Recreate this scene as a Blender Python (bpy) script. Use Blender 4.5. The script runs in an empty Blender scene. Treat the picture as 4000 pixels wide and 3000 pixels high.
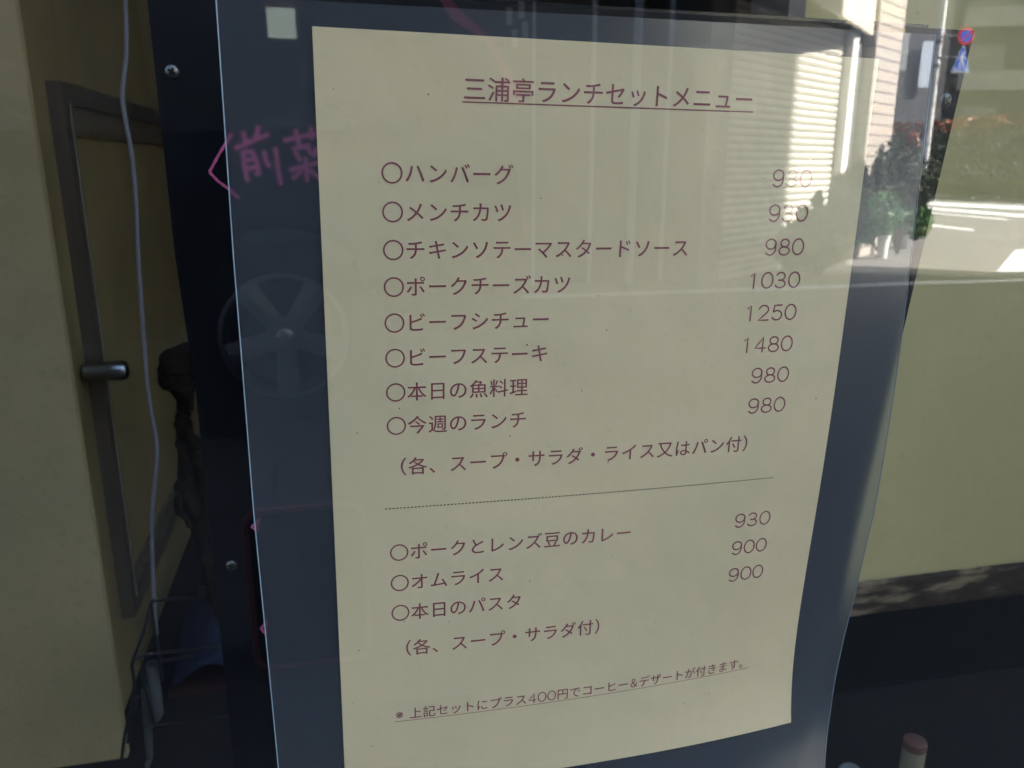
import bpy, bmesh, math, random
from mathutils import Vector, Matrix
R = math.radians
scene = bpy.context.scene
COL = scene.collection

# ------------------------------------------------------------------ camera
FPX = 3150.0
PITCH = R(15.3)
CAMP = Vector((0, 0, 0.87))
RIGHT = Vector((1, 0, 0))
FWD = Vector((0, math.cos(PITCH), -math.sin(PITCH)))
DOWN = Vector((0, -math.sin(PITCH), -math.cos(PITCH)))
cam = bpy.data.cameras.new('camera')
camo = bpy.data.objects.new('camera', cam)
COL.objects.link(camo)
scene.camera = camo
camo.location = CAMP
camo.rotation_euler = (math.pi / 2 - PITCH, 0, 0)
cam.sensor_width = 36
cam.lens = 36 * FPX / 4000
cam.clip_start = 0.01
cam.clip_end = 2000
cam.dof.use_dof = True
cam.dof.focus_distance = 0.30
cam.dof.aperture_fstop = 26

# glass plane: vertical, outward-to-inward normal NG, passes PG
AZG = R(-12.3)
NG = Vector((math.sin(AZG), math.cos(AZG), 0))
TG = Vector((math.cos(AZG), -math.sin(AZG), 0))
DG = 0.255
PG = NG * DG


def refl(p):
    return p - 2 * (p - PG).dot(NG) * NG


def at(s, d, z):          # along the shop front, into the shop, up
    return TG * s + NG * d + Vector((0, 0, z))


# ------------------------------------------------------------------ light
SUN_V = Vector((math.sin(R(110)) * math.cos(R(42)), math.cos(R(110)) * math.cos(R(42)), math.sin(R(42))))
SUN = SUN_V - 2 * SUN_V.dot(NG) * NG
sl = bpy.data.lights.new('sun', 'SUN')
sl.energy = 5.0
sl.angle = R(0.53)
sl.color = (1.0, 0.95, 0.87)
so = bpy.data.objects.new('sun', sl)
so.rotation_euler = SUN.to_track_quat('Z', 'Y').to_euler()
so.location = (0, 0, 20)
COL.objects.link(so)
w = bpy.data.worlds.new('World')
scene.world = w
w.use_nodes = True
nt = w.node_tree
bg = nt.nodes['Background']
sky = nt.nodes.new('ShaderNodeTexSky')
sky.sky_type = 'NISHITA'
sky.sun_disc = False
sky.dust_density = 2.5
sky.ozone_density = 0.6
sky.sun_elevation = R(42)
sky.sun_rotation = math.atan2(SUN.x, SUN.y)
bg.inputs['Strength'].default_value = 0.058
nt.links.new(sky.outputs[0], bg.inputs[0])
scene.view_settings.view_transform = 'Standard'
scene.view_settings.look = 'None'
scene.view_settings.gamma = 1
scene.view_settings.exposure = 4.15
scene.render.engine = 'CYCLES'
scene.cycles.max_bounces = 12
scene.cycles.diffuse_bounces = 5
scene.cycles.transparent_max_bounces = 24
scene.cycles.use_denoising = True
scene.cycles.sample_clamp_indirect = 6


# ------------------------------------------------------------------ materials
def mat(name, color=(.5, .5, .5), rough=.6, metal=0, spec=.5, noise=None, bump=None, coat=0, emit=None):
    """noise: (scale, colour2, low, high[, detail[, stretch]]); bump: (scale, strength)"""
    m = bpy.data.materials.new(name)
    m.use_nodes = True
    t = m.node_tree
    b = t.nodes['Principled BSDF']
    b.inputs['Base Color'].default_value = (*color, 1)
    b.inputs['Roughness'].default_value = rough
    b.inputs['Metallic'].default_value = metal
    b.inputs['Specular IOR Level'].default_value = spec
    b.inputs['Coat Weight'].default_value = coat
    if noise or bump:
        tc = t.nodes.new('ShaderNodeTexCoord')
    if noise:
        layers = noise if isinstance(noise, list) else [noise]
        prev = None
        for ly in layers:
            mp = t.nodes.new('ShaderNodeMapping')
            if len(ly) > 5:
                mp.inputs['Scale'].default_value = ly[5]
            t.links.new(tc.outputs['Object'], mp.inputs[0])
            n = t.nodes.new('ShaderNodeTexNoise')
            n.inputs['Scale'].default_value = ly[0]
            n.inputs['Detail'].default_value = ly[4] if len(ly) > 4 else 5
            t.links.new(mp.outputs[0], n.inputs['Vector'])
            rp = t.nodes.new('ShaderNodeMapRange')
            rp.inputs['From Min'].default_value = ly[2]
            rp.inputs['From Max'].default_value = ly[3]
            t.links.new(n.outputs['Fac'], rp.inputs['Value'])
            mx = t.nodes.new('ShaderNodeMix')
            mx.data_type = 'RGBA'
            t.links.new(rp.outputs[0], mx.inputs[0])
            if prev is None:
                mx.inputs[6].default_value = (*color, 1)
            else:
                t.links.new(prev, mx.inputs[6])
            mx.inputs[7].default_value = (*ly[1], 1)
            prev = mx.outputs[2]
        t.links.new(prev, b.inputs['Base Color'])
    if bump:
        n = t.nodes.new('ShaderNodeTexNoise')
        n.inputs['Scale'].default_value = bump[0]
        n.inputs['Detail'].default_value = 4
        t.links.new(tc.outputs['Object'], n.inputs['Vector'])
        bp = t.nodes.new('ShaderNodeBump')
        bp.inputs['Strength'].default_value = bump[1]
        bp.inputs['Distance'].default_value = bump[2] if len(bump) > 2 else .01
        t.links.new(n.outputs['Fac'], bp.inputs['Height'])
        t.links.new(bp.outputs[0], b.inputs['Normal'])
    if emit:
        b.inputs['Emission Color'].default_value = (*color, 1)
        b.inputs['Emission Strength'].default_value = emit
    return m


def glass_mat(name, ior, tint, wav=0.0):
    m = bpy.data.materials.new(name)
    m.use_nodes = True
    t = m.node_tree
    t.nodes.clear()
    out = t.nodes.new('ShaderNodeOutputMaterial')
    fr = t.nodes.new('ShaderNodeFresnel')
    fr.inputs['IOR'].default_value = ior
    geo = t.nodes.new('ShaderNodeNewGeometry')
    inv = t.nodes.new('ShaderNodeMath')
    inv.operation = 'SUBTRACT'
    inv.inputs[0].default_value = 1
    t.links.new(geo.outputs['Backfacing'], inv.inputs[1])
    mul = t.nodes.new('ShaderNodeMath')
    mul.operation = 'MULTIPLY'
    t.links.new(fr.outputs[0], mul.inputs[0])
    t.links.new(inv.outputs[0], mul.inputs[1])
    tr = t.nodes.new('ShaderNodeBsdfTransparent')
    tr.inputs[0].default_value = (*tint, 1)
    gl = t.nodes.new('ShaderNodeBsdfGlossy')
    gl.inputs['Roughness'].default_value = 0.0
    gl.inputs['Color'].default_value = (1, 1, 1, 1)
    if wav:
        tc = t.nodes.new('ShaderNodeTexCoord')
        n = t.nodes.new('ShaderNodeTexNoise')
        n.inputs['Scale'].default_value = 9
        n.inputs['Detail'].default_value = 1
        t.links.new(tc.outputs['Object'], n.inputs['Vector'])
        bp = t.nodes.new('ShaderNodeBump')
        bp.inputs['Strength'].default_value = 1
        bp.inputs['Distance'].default_value = wav
        t.links.new(n.outputs['Fac'], bp.inputs['Height'])
        t.links.new(bp.outputs[0], gl.inputs['Normal'])
    mx = t.nodes.new('ShaderNodeMixShader')
    t.links.new(mul.outputs[0], mx.inputs[0])
    t.links.new(tr.outputs[0], mx.inputs[1])
    t.links.new(gl.outputs[0], mx.inputs[2])
    t.links.new(mx.outputs[0], out.inputs[0])
    return m


def laminate_mat():
    m = bpy.data.materials.new('hazy_laminate')
    m.use_nodes = True
    t = m.node_tree
    b = t.nodes['Principled BSDF']
    out = t.nodes['Material Output']
    b.inputs['Base Color'].default_value = (.80, .82, .86, 1)
    b.inputs['Transmission Weight'].default_value = 1
    b.inputs['Roughness'].default_value = .19
    b.inputs['IOR'].default_value = 1.4
    d = t.nodes.new('ShaderNodeBsdfDiffuse')
    d.inputs[0].default_value = (.46, .48, .56, 1)
    mx = t.nodes.new('ShaderNodeMixShader')
    mx.inputs[0].default_value = .07
    t.links.new(b.outputs[0], mx.inputs[1])
    t.links.new(d.outputs[0], mx.inputs[2])
    t.links.new(mx.outputs[0], out.inputs[0])
    return m


M = {}
M['glass'] = glass_mat('window_glass', 1.72, (.95, .97, .96), 0.00006)
M['carglass'] = glass_mat('car_glass', 1.45, (.86, .88, .88))
M['lam'] = laminate_mat()
M['paper'] = mat('cream_paper', (.79, .595, .355), .5, spec=.35, coat=.12, bump=(16, .22, .012),
                 noise=[(8, (.70, .555, .335), .40, .66, 4), (420, (.66, .53, .30), .60, .95, 2)])
M['ink'] = mat('brown_ink', (.30, .078, .088), .6)
M['inkk'] = mat('black_ink', (.02, .02, .02), .6)
M['board'] = mat('black_board', (.006, .006, .008), .4, spec=.2, noise=(60, (.012, .012, .015), .5, .8))
M['rim'] = mat('black_rim', (.008, .008, .009), .25)
M['chalk'] = mat('pink_marker', (.92, .16, .34), .8, noise=(300, (.75, .11, .25), .4, .7))
M['steel'] = mat('screw_steel', (.16, .155, .14), .42, metal=1)
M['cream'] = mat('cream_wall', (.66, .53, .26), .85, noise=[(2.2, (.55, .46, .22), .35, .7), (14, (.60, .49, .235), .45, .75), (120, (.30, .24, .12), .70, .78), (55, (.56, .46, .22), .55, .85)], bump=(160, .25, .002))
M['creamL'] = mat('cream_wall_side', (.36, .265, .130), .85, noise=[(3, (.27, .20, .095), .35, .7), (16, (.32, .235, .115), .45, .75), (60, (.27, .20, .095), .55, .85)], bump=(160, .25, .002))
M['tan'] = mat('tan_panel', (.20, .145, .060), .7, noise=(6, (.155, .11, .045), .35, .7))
M['wood'] = mat('dark_wood', (.085, .064, .048), .4, noise=(4, (.05, .037, .028), .35, .7, 6, (14, 14, 1)))
M['brown'] = mat('brown_wall', (.10, .062, .03), .8, noise=(5, (.07, .042, .02), .35, .7))
M['post'] = mat('grey_post', (.20, .165, .14), .7)
M['floor'] = mat('dark_floor', (.011, .0095, .009), .9, spec=.2, noise=[(7, (.015, .011, .010), .35, .7), (240, (.006, .0055, .0055), .5, .8)], bump=(300, .3, .002))
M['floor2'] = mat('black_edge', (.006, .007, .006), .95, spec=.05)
M['peel'] = mat('peeling_paint', (.045, .026, .013), .8, noise=[(6, (.27, .19, .115), .53, .60, 8, (1, 1, 5)), (30, (.09, .06, .035), .55, .7, 6, (1, 1, 6))], bump=(40, .6, .004))
M['cable'] = mat('grey_cable', (.13, .12, .135), .5)
M['wire'] = mat('black_wire', (.010, .010, .011), .4)
M['blue'] = mat('blue_cloth', (.022, .024, .045), .95, spec=.1, noise=(30, (.015, .017, .032), .4, .7))
M['maroon'] = mat('maroon_plinth', (.030, .011, .010), .5, noise=(5, (.02, .008, .008), .4, .7))
M['drift'] = mat('brown_driftwood', (.014, .0085, .005), .9, spec=.1, noise=(22, (.007, .0045, .003), .35, .65, 5, (1, 1, .3)), bump=(50, .7, .006))
M['cork'] = mat('rust_brown_top', (.095, .045, .032), .8, noise=(80, (.15, .06, .04), .4, .7))
M['peg'] = mat('cream_peg', (.22, .175, .105), .8, noise=[(60, (.2, .15, .1), .5, .7), (200, (.12, .09, .06), .62, .72)])
M['dish'] = mat('white_dish', (.13, .125, .12), .5)
M['paleroll'] = mat('pale_paper_roll', (.055, .058, .058), .7)
M['greenroll'] = mat('pale_green_tube', (.045, .048, .033), .7)
M['chrome'] = mat('handle_metal', (.30, .30, .32), .3, metal=1)


# ------------------------------------------------------------------ mesh builder
class MB:
    def __init__(self):
        self.v, self.f, self.mi = [], [], []

    def add(self, vs, fs, mi=0):
        o = len(self.v)
        self.v += [Vector(p) for p in vs]
        self.f += [tuple(i + o for i in f) for f in fs]
        self.mi += [mi] * len(fs)
        return self

    def quad(self, a, b, c, d, mi=0):
        return self.add([a, b, c, d], [(0, 1, 2, 3)], mi)

    def hexa(self, p, mi=0):     # 8 points: bottom 4 ccw, top 4 ccw
        return self.add(p, [(3, 2, 1, 0), (4, 5, 6, 7), (0, 1, 5, 4), (1, 2, 6, 5), (2, 3, 7, 6), (3, 0, 4, 7)], mi)

    def slab(self, pts, off, mi=0):   # polygon + extrusion vector
        n = len(pts)
        pts = [Vector(p) for p in pts]
        vs = pts + [p + off for p in pts]
        fs = [tuple(range(n))[::-1], tuple(range(n, 2 * n))]
        fs += [(i, (i + 1) % n, n + (i + 1) % n, n + i) for i in range(n)]
        return self.add(vs, fs, mi)

    def box(self, c, sx, sy, sz, ax=None, mi=0):   # centre, half sizes, axes
        X, Y, Z = ax or (Vector((1, 0, 0)), Vector((0, 1, 0)), Vector((0, 0, 1)))
        c = Vector(c)
        p = [c + X * (a * sx) + Y * (b * sy) + Z * (d * sz) for d in (-1, 1) for a, b in ((-1, -1), (1, -1), (1, 1), (-1, 1))]
        return self.hexa(p, mi)

    def tube(self, pts, rad, n=10, mi=0, cap=True):
        pts = [Vector(p) for p in pts]
        rs = rad if isinstance(rad, (list, tuple)) else [rad] * len(pts)
        up = Vector((0, 0, 1))
        rings = []
        for i, p in enumerate(pts):
            d = (pts[min(i + 1, len(pts) - 1)] - pts[max(i - 1, 0)]).normalized()
            u = up if abs(d.dot(up)) < .95 else Vector((0, 1, 0))
            a = d.cross(u).normalized()
            b = a.cross(d).normalized()
            rings.append([p + (a * math.cos(2 * math.pi * k / n) + b * math.sin(2 * math.pi * k / n)) * rs[i] for k in range(n)])
        vs = [q for r in rings for q in r]
        fs = [(i * n + k, i * n + (k + 1) % n, (i + 1) * n + (k + 1) % n, (i + 1) * n + k) for i in range(len(pts) - 1) for k in range(n)]
        if cap:
            fs += [tuple(range(n))[::-1], tuple(range((len(pts) - 1) * n, len(pts) * n))]
        return self.add(vs, fs, mi)

    def lathe(self, o, axis, prof, n=32, mi=0, cap=True):
        axis = Vector(axis).normalized()
        u = axis.orthogonal().normalized()
        v = axis.cross(u)
        o = Vector(o)
        vs = [o + axis * h + (u * math.cos(2 * math.pi * k / n) + v * math.sin(2 * math.pi * k / n)) * r for r, h in prof for k in range(n)]
        fs = [(i * n + k, i * n + (k + 1) % n, (i + 1) * n + (k + 1) % n, (i + 1) * n + k) for i in range(len(prof) - 1) for k in range(n)]
        if cap:
            fs += [tuple(range(n))[::-1], tuple(range((len(prof) - 1) * n, len(prof) * n))]
        return self.add(vs, fs, mi)

    def build(self, name, mats, parent=None, virt=False, smooth=False, label=None, cat=None, group=None, kind=None, fix=True):
        mats = mats if isinstance(mats, (list, tuple)) else [mats]
        vs = [refl(p) for p in self.v] if virt else self.v
        if parent is None:
            lo = Vector((min(p.x for p in vs), min(p.y for p in vs), min(p.z for p in vs)))
            hi = Vector((max(p.x for p in vs), max(p.y for p in vs), max(p.z for p in vs)))
            base = Vector(((lo.x + hi.x) / 2, (lo.y + hi.y) / 2, lo.z))
        else:
            base = Vector((0, 0, 0))
            q = parent
            while q is not None:
                base = base + q.location
                q = q.parent
        me = bpy.data.meshes.new(name)
        fs = [f[::-1] for f in self.f] if virt else self.f
        me.from_pydata([tuple(p - base) for p in vs], [], fs)
        for m_ in mats:
            me.materials.append(m_)
        me.polygons.foreach_set('material_index', self.mi)
        if smooth:
            me.polygons.foreach_set('use_smooth', [True] * len(me.polygons))
        me.update()
        if fix:
            bm = bmesh.new()
            bm.from_mesh(me)
            bmesh.ops.recalc_face_normals(bm, faces=bm.faces)
            bm.to_mesh(me)
            bm.free()
        if smooth:
            try:
                me.set_sharp_from_angle(angle=R(40))
            except Exception:
                pass
        o = bpy.data.objects.new(name, me)
        COL.objects.link(o)
        if parent is None:
            o.location = base
        else:
            o.parent = parent
        tag(o, label, cat, group, kind)
        return o


def tag(o, label=None, cat=None, group=None, kind=None):
    for k, v in (('label', label), ('category', cat), ('group', group), ('kind', kind)):
        if v:
            o[k] = v
    return o


def thing(name, loc, label, cat, group=None, virt=False):
    o = bpy.data.objects.new(name, None)
    o.empty_display_size = .05
    COL.objects.link(o)
    o.location = refl(Vector(loc)) if virt else Vector(loc)
    return tag(o, label, cat, group)


# ------------------------------------------------------------------ photo rays
def ray(px, py):
    return (FWD * FPX + RIGHT * (px - 2000) + DOWN * (py - 1500)).normalized()


def hit(px, py, p0, n):
    d = ray(px, py)
    return CAMP + d * ((p0 - CAMP).dot(n) / d.dot(n))


FLOOR = 0.02
FZ = Vector((0, 0, 1))


def onfloor(px, py):
    return hit(px, py, Vector((0, 0, FLOOR)), FZ)


GSL = 0.012
GN = Vector((0, GSL, 1)).normalized()


def onground(px, py):       # street, seen mirrored in the glass
    return hit(px, py, Vector((0, 0, 0)), GN)


def gz(p):
    return -GSL * p.y


# ------------------------------------------------------------------ the menu sheet (A4 print in a larger pouch)
SR = Matrix(((0.9725766268773793, -0.03591683118338184, -0.2297927024288456),
             (-0.04455292153137753, 0.9409376849454522, -0.3356356808095463),
             (0.2282755835275128, 0.33666935454123703, 0.9135337999646892)))
SO = Vector((-62.864529518302106, -112.41323925610159, 253.50325747185528))
SC = [(1, 1, 11.992), (1, 2, 2.278), (1, 3, -5.452), (1, 4, -6.116), (2, 1, 7.243), (2, 2, -1.494), (2, 3, -8.376), (2, 4, -8.54), (0, 2, 16.311), (0, 3, -.177), (2, 0, -6.807),
      (1, 7, 10.643), (2, 7, 8.984), (3, 2, -2.933), (3, 4, -10.232), (3, 7, 7.222)]
C2W = Matrix((RIGHT, DOWN, FWD)).transposed()
EX, EY, EZ = (C2W @ SR.col[i] for i in range(3))
S0 = CAMP + C2W @ (SO / 1000)


def sheet(s, t, off=0.0):     # mm on the paper -> world; off mm towards the viewer
    x, y = s / 210, t / 297
    d = sum(c * x ** i * y ** j for i, j, c in SC) + off
    return S0 + EX * (s / 1000) + EY * (t / 1000) - EZ * (d / 1000)


def lerp_tab(tab, t):
    for (a, va), (b, vb) in zip(tab, tab[1:]):
        if t <= b:
            k = max(0, (t - a) / (b - a))
            return va + (vb - va) * k
    return tab[-1][1]


menu = thing('menu_sheet', sheet(105, 330), 'cream printed lunch menu in a clear laminated pouch hanging before the black board', 'menu')
LL = [(-12, -28), (72, -29), (167, -28.8), (281, -26.4), (345, -24)]
LR = [(-12, 235), (30, 237.3), (75, 238.8), (113, 240.3), (193, 242.8), (240, 242), (270, 238.5), (296, 234), (320, 227), (345, 219)]
NS, NTT = 40, 60
lam = MB()
gf, gb = [], []
for j in range(NTT + 1):
    tt = -10 + 355 * j / NTT
    a, b = lerp_tab(LL, tt), lerp_tab(LR, tt)
    for i in range(NS + 1):
        s = a + (b - a) * i / NS
        tq = tt + (1.5 if j == 0 else 0) * (1 - i / NS) * 2
        gf.append(sheet(s, tq, 0))
        gb.append(sheet(s, tq, -.45))
nn = (NS + 1) * (NTT + 1)
fs = []
for j in range(NTT):
    for i in range(NS):
        a = j * (NS + 1) + i
        fs.append((a, a + 1, a + NS + 2, a + NS + 1))
        fs.append((nn + a, nn + a + NS + 1, nn + a + NS + 2, nn + a + 1))
for i in range(NS):
    fs.append((i, nn + i, nn + i + 1, i + 1))
    a = NTT * (NS + 1) + i
    fs.append((a, a + 1, nn + a + 1, nn + a))
for j in range(NTT):
    a = j * (NS + 1)
    fs.append((a, a + NS + 1, nn + a + NS + 1, nn + a))
    a += NS
    fs.append((a, nn + a, nn + a + NS + 1, a + NS + 1))
lam.add(gf + gb, fs)
lam.build('laminate_pouch', M['lam'], menu, smooth=True)
M['edge'] = mat('pouch_edge', (.46, .54, .60), .3)  # edge gleam put into the colour, brighter on the left than the right
M['edger'] = mat('pouch_edge_dim', (.22, .25, .28), .4)
for side in (LL, LR):
    e = MB()
    pts = [sheet(lerp_tab(side, -10 + 355 * j / 70), -10 + 355 * j / 70, .1) for j in range(71)]
    e.tube(pts, .0002, 6)
    e.build('pouch_edge', M['edge' if side is LL else 'edger'], menu, smooth=True)

pp = MB()
pv, pf = [], []
PN, PM = 40, 56
for off in (.25, .45):
    for j in range(PM + 1):
        for i in range(PN + 1):
            pv.append(sheet(210 * i / PN, 297 * j / PM, off))
pn = (PN + 1) * (PM + 1)
for j in range(PM):
    for i in range(PN):
        a = j * (PN + 1) + i
        pf.append((pn + a, pn + a + PN + 1, pn + a + PN + 2, pn + a + 1))
        pf.append((a, a + 1, a + PN + 2, a + PN + 1))
for i in range(PN):
    pf.append((i, pn + i, pn + i + 1, i + 1))
    a = PM * (PN + 1) + i
    pf.append((a, a + 1, pn + a + 1, pn + a))
for j in range(PM):
    a = j * (PN + 1)
    pf.append((a, a + PN + 1, pn + a + PN + 1, pn + a))
    a += PN
    pf.append((a, pn + a, pn + a + PN + 1, a + PN + 1))
pp.add(pv, pf)
pp.build('paper', M['paper'], menu, smooth=True)

# --- lettering
TOFF = .56
fc = bpy.data.curves.new('glyph_source', 'FONT')
fo = bpy.data.objects.new('glyph_source', fc)
COL.objects.link(fo)
GCACHE = {}


def glyph(ch):
    if ch not in GCACHE:
        fc.body = ch
        bpy.context.view_layer.update()
        dg = bpy.context.evaluated_depsgraph_get()
        me = bpy.data.meshes.new_from_object(fo.evaluated_get(dg))
        bm = bmesh.new()
        bm.from_mesh(me)
        bmesh.ops.triangulate(bm, faces=bm.faces)
        long = [e for e in bm.edges if e.calc_length() > .25]
        if long:
            bmesh.ops.subdivide_edges(bm, edges=long, cuts=2)
            bmesh.ops.triangulate(bm, faces=bm.faces)
        bm.verts.ensure_lookup_table()
        GCACHE[ch] = ([(v.co.x, v.co.y) for v in bm.verts], [tuple(v.index for v in f.verts) for f in bm.faces])
        bm.free()
        bpy.data.meshes.remove(me)
    return GCACHE[ch]


def ribbon2(pts, wd, closed=False):
    n = len(pts)
    L, Rr = [], []
    for i in range(n):
        if closed:
            a, b = pts[i - 1], pts[(i + 1) % n]
        else:
            a, b = pts[max(0, i - 1)], pts[min(n - 1, i + 1)]
        dx, dy = b[0] - a[0], b[1] - a[1]
        l = math.hypot(dx, dy) or 1
        nx, ny = -dy / l * wd / 2, dx / l * wd / 2
        L.append((pts[i][0] + nx, pts[i][1] + ny))
        Rr.append((pts[i][0] - nx, pts[i][1] - ny))
    vs = L + Rr
    m = n if closed else n - 1
    fs = [(i, (i + 1) % n, n + (i + 1) % n, n + i) for i in range(m)]
    if not closed:
        for end, e in ((0, -1), (n - 1, 1)):
            c = pts[end]
            o = pts[1] if end == 0 else pts[n - 2]
            ang = math.atan2(c[1] - o[1], c[0] - o[0])
            k0 = len(vs)
            vs.append(c)
            for k in range(7):
                th = ang - math.pi / 2 + math.pi * k / 6
                vs.append((c[0] + math.cos(th) * wd / 2, c[1] + math.sin(th) * wd / 2))
            fs += [(k0, k0 + 1 + k, k0 + 2 + k) for k in range(6)]
    return vs, fs


def arc(cx, cy, rx, ry, a0, a1, n=20):
    return [(cx + rx * math.cos(R(a0 + (a1 - a0) * i / n)), cy + ry * math.sin(R(a0 + (a1 - a0) * i / n))) for i in range(n + 1)]


# monoline rounded digits in a unit box, width .8, height 1 (y up)
DIG = {
    '0': [(arc(.4, .5, .38, .48, 0, 360, 40)[:-1], True)],
    '1': [([(.22, .80), (.42, .97), (.42, .5), (.42, .02)], False)],
    '2': [(arc(.38, .70, .32, .27, 170, -35, 22) + [(.34, .26), (.06, .03), (.40, .03), (.74, .03)], False)],
    '3': [(arc(.37, .73, .29, .24, 160, -90, 22), False), (arc(.37, .26, .34, .24, 90, -160, 24), False), ([(.25, .495), (.38, .495)], False)],
    '4': [([(.56, .02), (.56, .97), (.30, .62), (.03, .27), (.40, .27), (.76, .27)], False)],
    '5': [([(.68, .96), (.40, .96), (.18, .96), (.12, .52)] + arc(.38, .32, .34, .30, 140, -155, 26), False)],
    '8': [(arc(.4, .735, .28, .235, 0, 360, 32)[:-1], True), (arc(.4, .26, .35, .25, 0, 360, 34)[:-1], True)],
    '9': [(arc(.39, .68, .34, .30, 0, 360, 34)[:-1], True), ([(.73, .66)] + arc(.36, .44, .365, .43, 28, -100, 18) + [(.20, .055), (.08, .14)], False)],
}
ink, inkk = MB(), MB()


def flush(name):
    global ink
    if ink.f:
        ink.build(name, M['ink'], menu, fix=False)
    ink = MB()



def put2(vs, fs, s0, t0, sx, sy, target=None, off=TOFF):
    (target or ink).add([sheet(s0 + x * sx, t0 - y * sy, off) for x, y in vs], fs)


def char(ch, sc, tc, em, wscale=1.0):
    """one full-width character centred at (sc, tc) mm"""
    if ch == '○':
        r = em * .435
        vs, fs = ribbon2(arc(0, 0, r, r, 0, 360, 44)[:-1], em * .078, True)
        put2(vs, fs, sc, tc, 1, 1)
        return
    vs, fs = glyph(ch)
    for q, (dx, dy) in enumerate(((-.006, -.004), (.006, .004))):
        put2(vs, fs, sc - .5 * em * wscale + dx * em, tc + .375 * em + dy * em, em * wscale, em, off=TOFF + .02 * q)


def digits(txt, right_c, tc, pitch, h):
    for k, ch in enumerate(reversed(txt)):
        c = right_c - k * pitch
        for pts, cl in DIG[ch]:
            pts = [(x * h * 1.02, y * h) for x, y in pts]
            vs, fs = ribbon2(pts, h * .098, cl)
            put2(vs, fs, c - .4 * h * 1.02, tc + .5 * h, 1, 1)


def bar(s0, s1, t, th, target=None, n=30):
    vs, fs = [], []
    for i in range(n + 1):
        s = s0 + (s1 - s0) * i / n
        vs += [(s, -t - th / 2), (s, -t + th / 2)]
    fs = [(2 * i, 2 * i + 2, 2 * i + 3, 2 * i + 1) for i in range(n)]
    put2(vs, fs, 0, 0, 1, 1, target)


for i, ch in enumerate('三浦亭ランチセットメニュー'):
    char(ch, 52.3 + 8.43 * i, 16.5, 8.3)
flush('heading')
bar(48.05, 157.7, 20.75, .42)
flush('underline')
EM = 7.757
rows = [('ハンバーグ', '930'), ('メンチカツ', '930'), ('チキンソテーマスタードソース', '980'), ('ポークチーズカツ', '1030'),
        ('ビーフシチュー', '1250'), ('ビーフステーキ', '1480'), ('本日の魚料理', '980'), ('今週のランチ', '980')]
for k, (txt, pr) in enumerate(rows):
    tc = 44.28 + 13.05 * k
    for i, ch in enumerate('○' + txt):
        char(ch, 24.26 + EM * i, tc, EM * .97)
    flush('dish_name')
    digits(pr, 183.8, tc + .1, 6.07, 6.35)
    flush('price')
for i, ch in enumerate('（各、スープ・サラダ・ライス又はパン付）'):
    char(ch, 24.3 + 7.776 * i, 152.1, EM * .97)
flush('note_line')
nd = 118
for k in range(nd):
    a = 19.4 + (185.75 - 19.4) * k / nd
    bar(a, a + .78, 169.05, .40, inkk, 1)
for k, (txt, pr) in enumerate([('ポークとレンズ豆のカレー', '930'), ('オムライス', '900'), ('本日のパスタ', '900')]):
    tc = 187.92 + 13.23 * k
    for i, ch in enumerate('○' + txt):
        char(ch, 24.4 + EM * i, tc, EM * .97)
    flush('dish_name')
    digits(pr, 183.8, tc + .1, 6.07, 6.35)
    flush('price')
for i, ch in enumerate('（各、スープ・サラダ付）'):
    char(ch, 25.0 + 7.75 * i, 230.6, EM * .97)
flush('note_line')
s = 21.3
E2 = 5.63
for ch in '※上記セットにプラス400円でコーヒー&デザートが付きます。':
    if ch.isdigit():
        digits(ch, s + 2.15, 261.1, 4.3, 4.5)
        s += 4.3
    elif ch == '&':
        char('＆', s + 2.15, 261.1, E2 * .98, .9)
        s += 4.3
    else:
        char(ch, s + E2 / 2, 261.1, E2 * .98)
        s += E2
flush('note_line')
bar(21.1, 184.9, 264.3, .22)
flush('underline')
inkk.build('dotted_rule', M['inkk'], menu, fix=False)
random.seed(5)
sp = MB()
for k in range(46):
    r = random.uniform(.12, .28)
    vs, fs = arc(0, 0, r, r * random.uniform(.6, 1.2), 0, 360, 8)[:-1], [tuple(range(8))]
    put2(vs, fs, random.uniform(4, 206), random.uniform(5, 290), 1, 1, sp)
sp.build('speck', M['inkk'], menu, fix=False)['kind'] = 'stuff'
bpy.data.objects.remove(fo)

# ------------------------------------------------------------------ the black board behind
BD = -24.0
BP = S0 - EZ * (BD / 1000)          # front face point
BACK = EZ * .010


def onboard(px, py, off=0.0):
    return hit(px, py, BP - EZ * (off / 1000), EZ)


bpts = [onboard(568, -70), onboard(3806, 120), onboard(3515, 1350), onboard(3100, 3110), onboard(925, 3110), onboard(766, 1540), onboard(684, 1000)]
bbase = (bpts[3] + bpts[4]) / 2
board = thing('menu_board', bbase, 'glossy black board with pink handwriting and corner screws behind the laminated menu', 'board')
MB().slab(bpts, BACK).build('panel', M['board'], board)
MB().slab([onboard(560, -82, -2), onboard(3627, 97, -2), onboard(3627, 117, -2), onboard(560, -60, -2)], EZ * .009 - EZ * .0035).build('rim_bar', M['rim'], board)
for cx, cy, rr in ((672, 280, 25), (3690, 392, 25), (905, 2208, 21)):
    c = onboard(cx, cy)
    dist = (c - CAMP).length
    r = rr / FPX * dist * .93
    sc_ = MB()
    sc_.lathe(c, -EZ, [(r * 1.02, 0), (r, r * .15), (r * .8, r * .38), (r * .45, r * .52), (0.0001, r * .56)], 28)
    hd = sc_.build('screw', M['steel'], board, smooth=True)
    sl_ = MB()
    for a in (.5, .5 + math.pi / 2):
        u = (EX * math.cos(a) + EY * math.sin(a))
        v = (-EX * math.sin(a) + EY * math.cos(a))
        sl_.box(c - EZ * (r * .54), r * .55, r * .11, r * .06, (u, v, EZ))
    sl_.build('screw_slot', M['rim'], hd)
ck = MB()


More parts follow.
